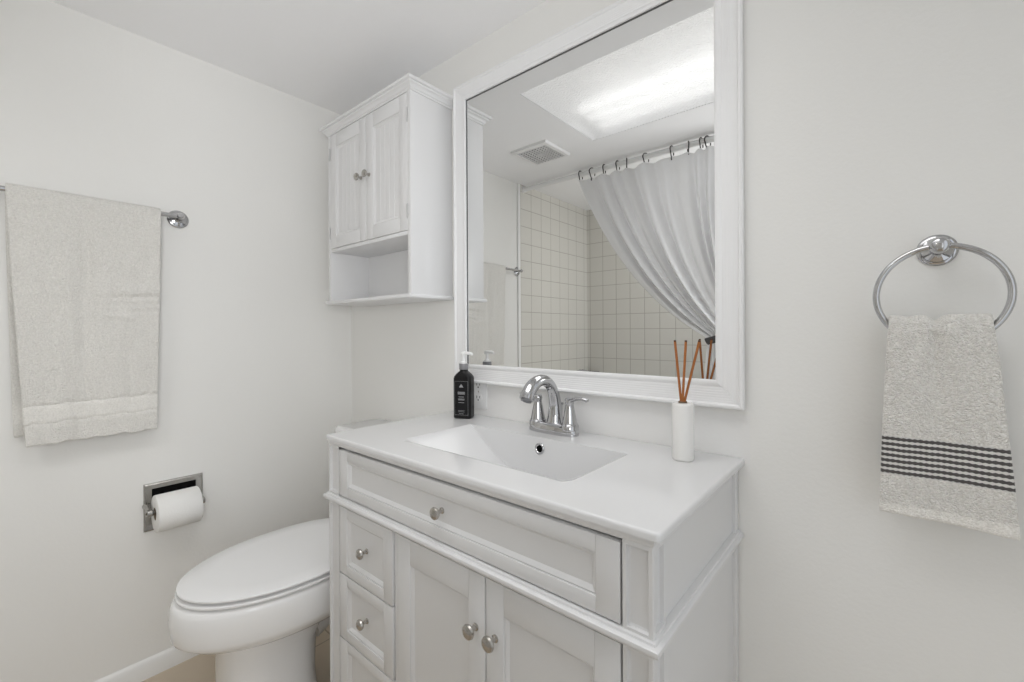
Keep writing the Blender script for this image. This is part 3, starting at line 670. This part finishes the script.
# ------------------------------------------------------------------ terry cloth
def terry(name, c1, c2, scale, strength, bands=None, stripes=None):
    m = mat(name, c1, .95, spec=.15); nt = m.node_tree; b = bsdf(m); b.inputs['Sheen Weight'].default_value = .25; b.inputs['Sheen Roughness'].default_value = .6
    tc = nt.nodes.new('ShaderNodeTexCoord')
    n1 = nt.nodes.new('ShaderNodeTexVoronoi'); n1.inputs['Scale'].default_value = scale; nt.links.new(tc.outputs['Object'], n1.inputs['Vector'])
    n2 = nt.nodes.new('ShaderNodeTexNoise'); n2.inputs['Scale'].default_value = scale*.35; n2.inputs['Detail'].default_value = 5; nt.links.new(tc.outputs['Object'], n2.inputs['Vector'])
    hgt = math_node(nt, 'ADD', math_node(nt, 'MULTIPLY', n1.outputs['Distance'], -.7), n2.outputs['Fac'])
    n3 = nt.nodes.new('ShaderNodeTexNoise'); n3.inputs['Scale'].default_value = scale*.62; n3.inputs['Detail'].default_value = 6; n3.inputs['Roughness'].default_value = .7; nt.links.new(tc.outputs['Object'], n3.inputs['Vector'])
    mr_ = nt.nodes.new('ShaderNodeMapRange'); mr_.inputs['From Min'].default_value = .35; mr_.inputs['From Max'].default_value = .65; nt.links.new(n3.outputs['Fac'], mr_.inputs['Value'])
    mx = nt.nodes.new('ShaderNodeMix'); mx.data_type = 'RGBA'; mx.inputs['A'].default_value = (*c1, 1); mx.inputs['B'].default_value = (*c2, 1)
    nt.links.new(mr_.outputs[0], mx.inputs['Factor']); col = mx.outputs['Result']
    sx = nt.nodes.new('ShaderNodeSeparateXYZ'); nt.links.new(tc.outputs['Object'], sx.inputs[0])
    bp = nt.nodes.new('ShaderNodeBump'); bp.inputs['Distance'].default_value = .004; bp.inputs['Strength'].default_value = strength
    if bands:
        flat = None
        for (z0, z1) in bands:
            k = math_node(nt, 'MULTIPLY', math_node(nt, 'GREATER_THAN', sx.outputs[2], z0), math_node(nt, 'LESS_THAN', sx.outputs[2], z1))
            flat = k if flat is None else math_node(nt, 'MAXIMUM', flat, k)
        nt.links.new(math_node(nt, 'MULTIPLY', math_node(nt, 'SUBTRACT', 1.0, math_node(nt, 'MULTIPLY', flat, .45)), strength), bp.inputs['Strength'])
    if stripes:                               # (z of lowest, pitch, count, colour) woven rows of dark dashes
        zl, pitch, cnt, dark = stripes
        rel = math_node(nt, 'DIVIDE', math_node(nt, 'SUBTRACT', sx.outputs[2], zl), pitch)
        inside = math_node(nt, 'MULTIPLY', math_node(nt, 'GREATER_THAN', rel, 0), math_node(nt, 'LESS_THAN', rel, cnt))
        fr = math_node(nt, 'ABSOLUTE', math_node(nt, 'SUBTRACT', math_node(nt, 'FRACT', rel), .5))
        dash = math_node(nt, 'ABSOLUTE', math_node(nt, 'SUBTRACT', math_node(nt, 'FRACT', math_node(nt, 'MULTIPLY', sx.outputs[0], 145)), .5))
        lim = math_node(nt, 'SUBTRACT', .34, math_node(nt, 'MULTIPLY', dash, .24))
        k = math_node(nt, 'MULTIPLY', inside, math_node(nt, 'LESS_THAN', fr, lim))
        wv = nt.nodes.new('ShaderNodeMix'); wv.data_type = 'RGBA'; nt.links.new(inside, wv.inputs['Factor']); nt.links.new(col, wv.inputs['A']); wv.inputs['B'].default_value = (.70, .685, .66, 1)
        m2 = nt.nodes.new('ShaderNodeMix'); m2.data_type = 'RGBA'; nt.links.new(k, m2.inputs['Factor']); nt.links.new(wv.outputs['Result'], m2.inputs['A']); m2.inputs['B'].default_value = (*dark, 1); col = m2.outputs['Result']
        hgt = math_node(nt, 'ADD', math_node(nt, 'MULTIPLY', hgt, math_node(nt, 'SUBTRACT', 1.0, math_node(nt, 'MULTIPLY', inside, .8))), math_node(nt, 'MULTIPLY', k, .5))
    nt.links.new(col, b.inputs['Base Color'])
    nt.links.new(hgt, bp.inputs['Height']); nt.links.new(bp.outputs[0], b.inputs['Normal'])
    return m
def solid(o, t, off=0, sub=0):
    m = o.modifiers.new('thick', 'SOLIDIFY'); m.thickness = t; m.offset = off
    if sub: s_ = o.modifiers.new('sub', 'SUBSURF'); s_.levels = sub; s_.render_levels = sub

# towel bar
BX, BZ = .033, 1.5005
tb = thing('towel_bar', 'chrome towel bar with round flanges on the left wall', 'towel bar', (0, -.92, BZ))
MB().tube([(BX, -1.190, BZ), (BX, -.634, BZ)], .0074, 18).build('bar', M_chrome, tb)
for yy in (-1.188, -.634):
    MB().lathe([(.0300, 0), (.0304, .0025), (.0285, .0045), (.0245, .0055), (.0235, .0085), (.0190, .0105), (.0150, .0115), (.0105, .015), (.0092, .022), (.0092, .032), (.0108, .036), (.0108, .041), (.0085, .0445), (0, .0455)], frameM((0, yy, BZ-.0035), (1, 0, .10)), 36).build('mount', M_chrome, tb, smooth=35)

# bath towel over the bar
def cloth_noise(a, b, s):
    return (math.sin(a*31+s)*math.sin(b*17+1.7*s)+.6*math.sin(a*57+b*23+s*2.1)+.4*math.sin(b*71-a*19+s))*.5
rows = []; r_ = .0155; Ztop = BZ-.001
path = []                                                        # (x offset from bar axis, z)
zb, zf = .828, .806
for k in range(44): path.append((-r_, zb+(Ztop-zb)*k/44, 'b'))
for k in range(13): a = PI-PI*k/12; path.append((r_*math.cos(a), Ztop+r_*math.sin(a)*.85, 't'))
for k in range(1, 171): path.append((r_, Ztop-(Ztop-zf)*k/170, 'f'))
NY = 44
for (px, pz, side) in path:
    dn = (Ztop-pz)/(Ztop-zf) if pz < Ztop else 0
    dn = max(dn, 0); row = []
    yl = -1.020+.034*dn**1.15; yr = -.688-.013*dn
    if side == 'b': yl -= .020*dn; yr -= .006
    for j in range(NY+1):
        t = j/NY; y = yl+(yr-yl)*t
        wv = cloth_noise(t*1.0, pz*.5, 0 if side == 'f' else 3)*.0030*min(1, dn*6)
        if side == 'f':
            wv += -.010*math.exp(-((t-.47+.05*dn)/.07)**2)*min(1, dn*4)      # long soft fold
            wv += .0055*math.exp(-((t-.80)/.22)**2)*math.exp(-((dn-.335-.03*t)/.018)**2) + .0045*math.exp(-((t-.75)/.2)**2)*math.exp(-((dn-.40+.03*t)/.014)**2) + .004*math.exp(-((t-.72)/.16)**2)*math.exp(-((dn-.45-.05*t)/.013)**2)
            wv += .010*dn*dn*(1-t)                                               # swings out at the free corner
            wv += .0012*math.sin(dn*190+t*6)*math.exp(-((dn-.42)/.07)**2)*max(0, t-.45)*3
        x = BX+px+(wv if side == 'f' else wv*.6-.003*dn)
        # woven border near the hem: two pressed-in lines
        if side == 'f':
            for zl in (.916, .866): x -= .0042*math.exp(-((pz-(zl+.006*(t-.5)))/.0040)**2)
        row.append((x, y, pz+.004*cloth_noise(t, .3, 5)*dn))
    rows.append(row)
bt = MB().grid(rows).build('bath_towel', terry('cream_terry', (.88, .863, .825), (.745, .73, .695), 360, .8, bands=[(.866-1.5, .914-1.5)]), base=(BX, -.86, 1.5), smooth=180)
solid(bt, .009, 0, 1)
tag(bt, 'large off-white bath towel draped over the chrome bar on the left wall', 'towel')

# towel ring
RGX, RGY, RGZ, RGR = 1.897, -.046, 1.1675, .0795
tr = thing('towel_ring', 'round chrome towel ring on the wall right of the mirror', 'towel ring', (RGX, 0, 1.247))
MB().lathe([(.0262, 0), (.0266, .003), (.0240, .0055), (.0212, .0065), (.0205, .009), (.0155, .012), (.0105, .016), (.0092, .024), (.0092, .034)], frameM((RGX, 0, 1.246), (0, -1, 0)), 36).build('mount', M_chrome, tr, smooth=35)
MB().lathe([(.0092, .030), (.0115, .034), (.0130, .041), (.0130, .052), (.0115, .057), (.0085, .0595), (0, .0605)], frameM((RGX, 0, 1.2475), (0, -1, 0)), 28).build('post_cap', M_chrome, tr, smooth=35)
MB().tube([(RGX+RGR*math.sin(2*PI*k/96), RGY, RGZ+RGR*math.cos(2*PI*k/96)) for k in range(96)], .0050, 14, closed=True).build('ring', M_chrome, tr, smooth=80)

# hand towel through the ring
path = []; zt, zb, zf = 1.117, .842, .803; rT = .0150
for k in range(26): path.append((rT, zb+(zt-zb)*k/26, 'b'))
for k in range(11): a = PI*k/10; path.append((rT*math.cos(a), zt+rT*math.sin(a), 't'))
for k in range(1, 46): path.append((-rT, zt-(zt-zf)*k/45, 'f'))
rows = []; NX = 40
for (py_, pz, side) in path:
    dn = max(0, (zt-pz)/(zt-zf)); row = []
    x0 = 1.8335-.0135*dn**.7; x1 = 1.9555+.0255*dn**.85
    for j in range(NX+1):
        t = j/NX; x = x0+(x1-x0)*t
        top = 1-min(1, dn*2.2)
        fold = -.013*math.exp(-((t-.47)/.085)**2)*max(0, 1-dn*1.5)-.006*math.exp(-((t-.30)/.05)**2)*max(0, 1-dn*2.6)-.003*math.exp(-((t-.72)/.06)**2)*max(0, 1-dn*3)
        zz = pz-(.010*math.exp(-((t-.47)/.07)**2)+.003*math.exp(-((t-.2)/.08)**2))*top+.0045*(4*(t-.5)**2-.3)*0
        zz += -.004*t*dn
        y = RGY+py_
        if side == 'f': y += -fold*.9 - .004*dn*math.sin(t*7+1) - .003*cloth_noise(t, pz*1.5, 2)*.6 - .006*top*math.sin(PI*t)
        elif side == 'b': y = max(y, RGY+.012)+.006*dn+fold*-.2
        row.append((x, min(y, -.012), zz))
    rows.append(row)
ht = MB().grid(rows).build('hand_towel', terry('beige_terry', (.96, .94, .90), (.74, .715, .67), 430, 1.0, bands=[(-2, .820-1.1)], stripes=(.8690-1.1, .0092, 7, (.085, .08, .078))), base=(RGX, RGY, 1.1), smooth=180)
solid(ht, .0085, 0, 1)
tag(ht, 'beige hand towel with dark dashed stripes hanging through the chrome ring', 'towel')

# ------------------------------------------------------------------ shower rod, hooks, curtain, tieback
RY, RZc = -1.247, 2.040
rod = thing('shower_rod', 'white shower curtain rod under the ceiling across the tub, seen in the mirror', 'curtain rod', (1.26, RY, RZc))
MB().tube([(.006, RY, RZc), (TUBX-.006, RY, RZc)], .0155, 20).build('pole', M_white, rod)
for X, d in ((.0, 1), (TUBX, -1)):
    MB().lathe([(0, 0), (.024, 0), (.024, .006), (.019, .010), (.0185, .024), (.016, .026)], frameM((X, RY, RZc), (d, 0, 0)), 24).build('end_flange', M_white, rod)
HX = [.446, .524, .602, .686, .740, .850, .990, 1.072, 1.135, 1.165]
ORD = ['first', 'second', 'third', 'fourth', 'fifth', 'sixth', 'seventh', 'eighth', 'ninth', 'tenth']
CT = 2.006
hook0 = None
hp = [(0, .004, -.052), (0, .0075, -.047), (0, .004, -.042), (0, .010, -.030)]
hp += [(0, .0198*math.cos(a), .0198*math.sin(a)) for a in [R(-35+ (245)*k/16) for k in range(17)]]
hp += [(0, -.0185, -.018), (0, -.0165, -.024)]
for i, hx in enumerate(HX):
    rot = [8, 62, -12, 10, -60, 64, 14, -58, 16, 66][i]
    if hook0 is None:
        o = MB().tube(bez(hp, 3), .0029, 8).lathe([(0, -.003), (.003, -.0015), (.003, .0015), (0, .003)], Matrix.Translation((0, .004, -.053)), 10).build('curtain_hook', M_hook, smooth=60); hook0 = o
    else:
        o = hook0.copy(); COL.objects.link(o)
    o.location = (hx, RY, RZc); o.rotation_euler = (0, 0, R(rot)*.45)
    tag(o, 'dark metal curtain hook on the white rod, %s from the open end of the curtain' % ORD[i], 'curtain hook', 'hooks along the shower rod')
# curtain
rows = []
NU, NV = 320, 60
tieZ = 1.072
HK = HX+[1.25, 1.34, 1.43]
def pleat(x):                                 # uneven pleats, one to each hook spacing
    for k in range(len(HK)-1):
        if HK[k] <= x <= HK[k+1]:
            return (k+(x-HK[k])/(HK[k+1]-HK[k]))
    return (x-HK[0])/.08 if x < HK[0] else len(HK)-1+(x-HK[-1])/.08
FOLDS = [(.535, .024, 1.2), (.628, .022, 1.3), (.700, .020, .5), (.778, .026, 1.3), (.888, .028, 1.25), (.985, .024, .45), (1.095, .020, 1.5), (1.148, .018, 1.3), (1.22, .024, 1.2), (1.31, .026, 1.3), (1.39, .024, 1.1)]
def wave(x):                                  # broad panels parted by deep narrow folds
    return .5+.22*math.sin(x*23+1.0)-sum(d_*math.exp(-((x-c_)/w_)**2)-.45*d_*math.exp(-((x-c_-1.9*w_)/(1.1*w_))**2) for c_, w_, d_ in FOLDS)
for iv in range(NV+1):
    v = iv/NV; row = []
    for iu in range(NU+1):
        u = iu/NU
        xt = .438+u*1.0
        xm = 1.165+.19*u                       # gathered at the tieback
        p_ = pleat(xt); w_ = wave(xt)
        dip = .010*abs(math.sin(PI*p_))        # the top edge sags between hooks
        if v <= .72:
            s_ = v/.72
            cxp = .715+(.5*(xt+xm)-.5*(.438+1.165)); czp = 1.335+.20*u
            A = (1-s_)**2; B = 2*s_*(1-s_); C = s_*s_
            x = A*xt+B*cxp+C*xm; z = A*(CT-dip)+B*czp+C*(tieZ+.05*u)
            y = RY+.006+(.018+.026*math.sin(PI*s_)-.008*s_)*w_+.008*math.sin(p_*1.3+s_*2)*s_
            if u < .012: y -= .006*(1-u/.012)*min(1, s_*4)
        else:
            s_ = (v-.72)/.28
            x = xm+(u-.45)*.16*s_; z = tieZ+.05*u-(tieZ-.32+.05*u)*s_
            y = RY+.006+(.010+.012*s_)*w_+.008*math.sin(p_*1.3+2)*(1-s_*.5)
        row.append((x, y, z))
    rows.append(row)
cu = MB().grid(rows).build('shower_curtain', M_curt, base=(1.0, RY, 2.0), smooth=180)
solid(cu, .0012, 0, 1)
tag(cu, 'white cloth shower curtain swept aside and tied back, seen in the mirror', 'curtain')
# tieback: a dark band round the gathered cloth
tbk = MB(); ring_pts = []
for k in range(40):
    a = 2*PI*k/40
    ring_pts.append(Vector((1.262+.106*math.cos(a), RY+.006+.042*math.sin(a), tieZ+.012+.028*math.cos(a))))
tbk.tube(ring_pts, .010, 10, closed=True, squash=[(1.7, .35)]*40)
o = tbk.build('curtain_tieback', M_tie, base=(1.255, RY, tieZ), smooth=60)
tag(o, 'dark grey band gathering the white shower curtain beside the mirror edge', 'tieback')

# ------------------------------------------------------------------ bathtub and corner dish
tubm = MB(); X0, X1, Y0, Y1 = TT+.001, 1.62, YF+TT+.001, -1.305
def rt(x0, x1, y0, y1, r, z): return rr(x0, x1, y0, y1, r, z, 8)
tubm.loft([rt(X0, X1, Y0, Y1, .004, 0), rt(X0, X1, Y0, Y1, .004, .39), rt(X0+.004, X1-.004, Y0+.004, Y1-.004, .008, .40), rt(X0+.07, X1-.07, Y0+.06, Y1-.06, .09, .40), rt(X0+.078, X1-.078, Y0+.068, Y1-.068, .09, .392), rt(X0+.10, X1-.13, Y0+.09, Y1-.09, .10, .20), rt(X0+.16, X1-.20, Y0+.13, Y1-.13, .10, .075), rt(X0+.25, X1-.30, Y0+.2, Y1-.2, .08, .065)])
tag(tubm.build('bathtub', M_porc, base=((X0+X1)/2, (Y0+Y1)/2, 0), smooth=40), 'white alcove bathtub with a plain apron below the shower curtain', 'bathtub')
sd = MB(); n_ = 12
def arcp(r, z): return [(TT, YF+TT, z)] + [(TT+r*math.cos(PI/2*k/n_), YF+TT+r*math.sin(PI/2*k/n_), z) for k in range(n_+1)]
sd.loft([arcp(.10, .775), arcp(.105, .780), arcp(.105, .792), arcp(.100, .796)])
tag(sd.build('corner_dish', mat('grey_corner_dish', (.16, .15, .14), .3), base=(TT, YF+TT, .775), smooth=40), 'small dark corner soap dish on the tiled tub wall, low in the mirror', 'soap dish')

for o in list(bpy.data.objects):
    if '_base' in o: del o['_base']
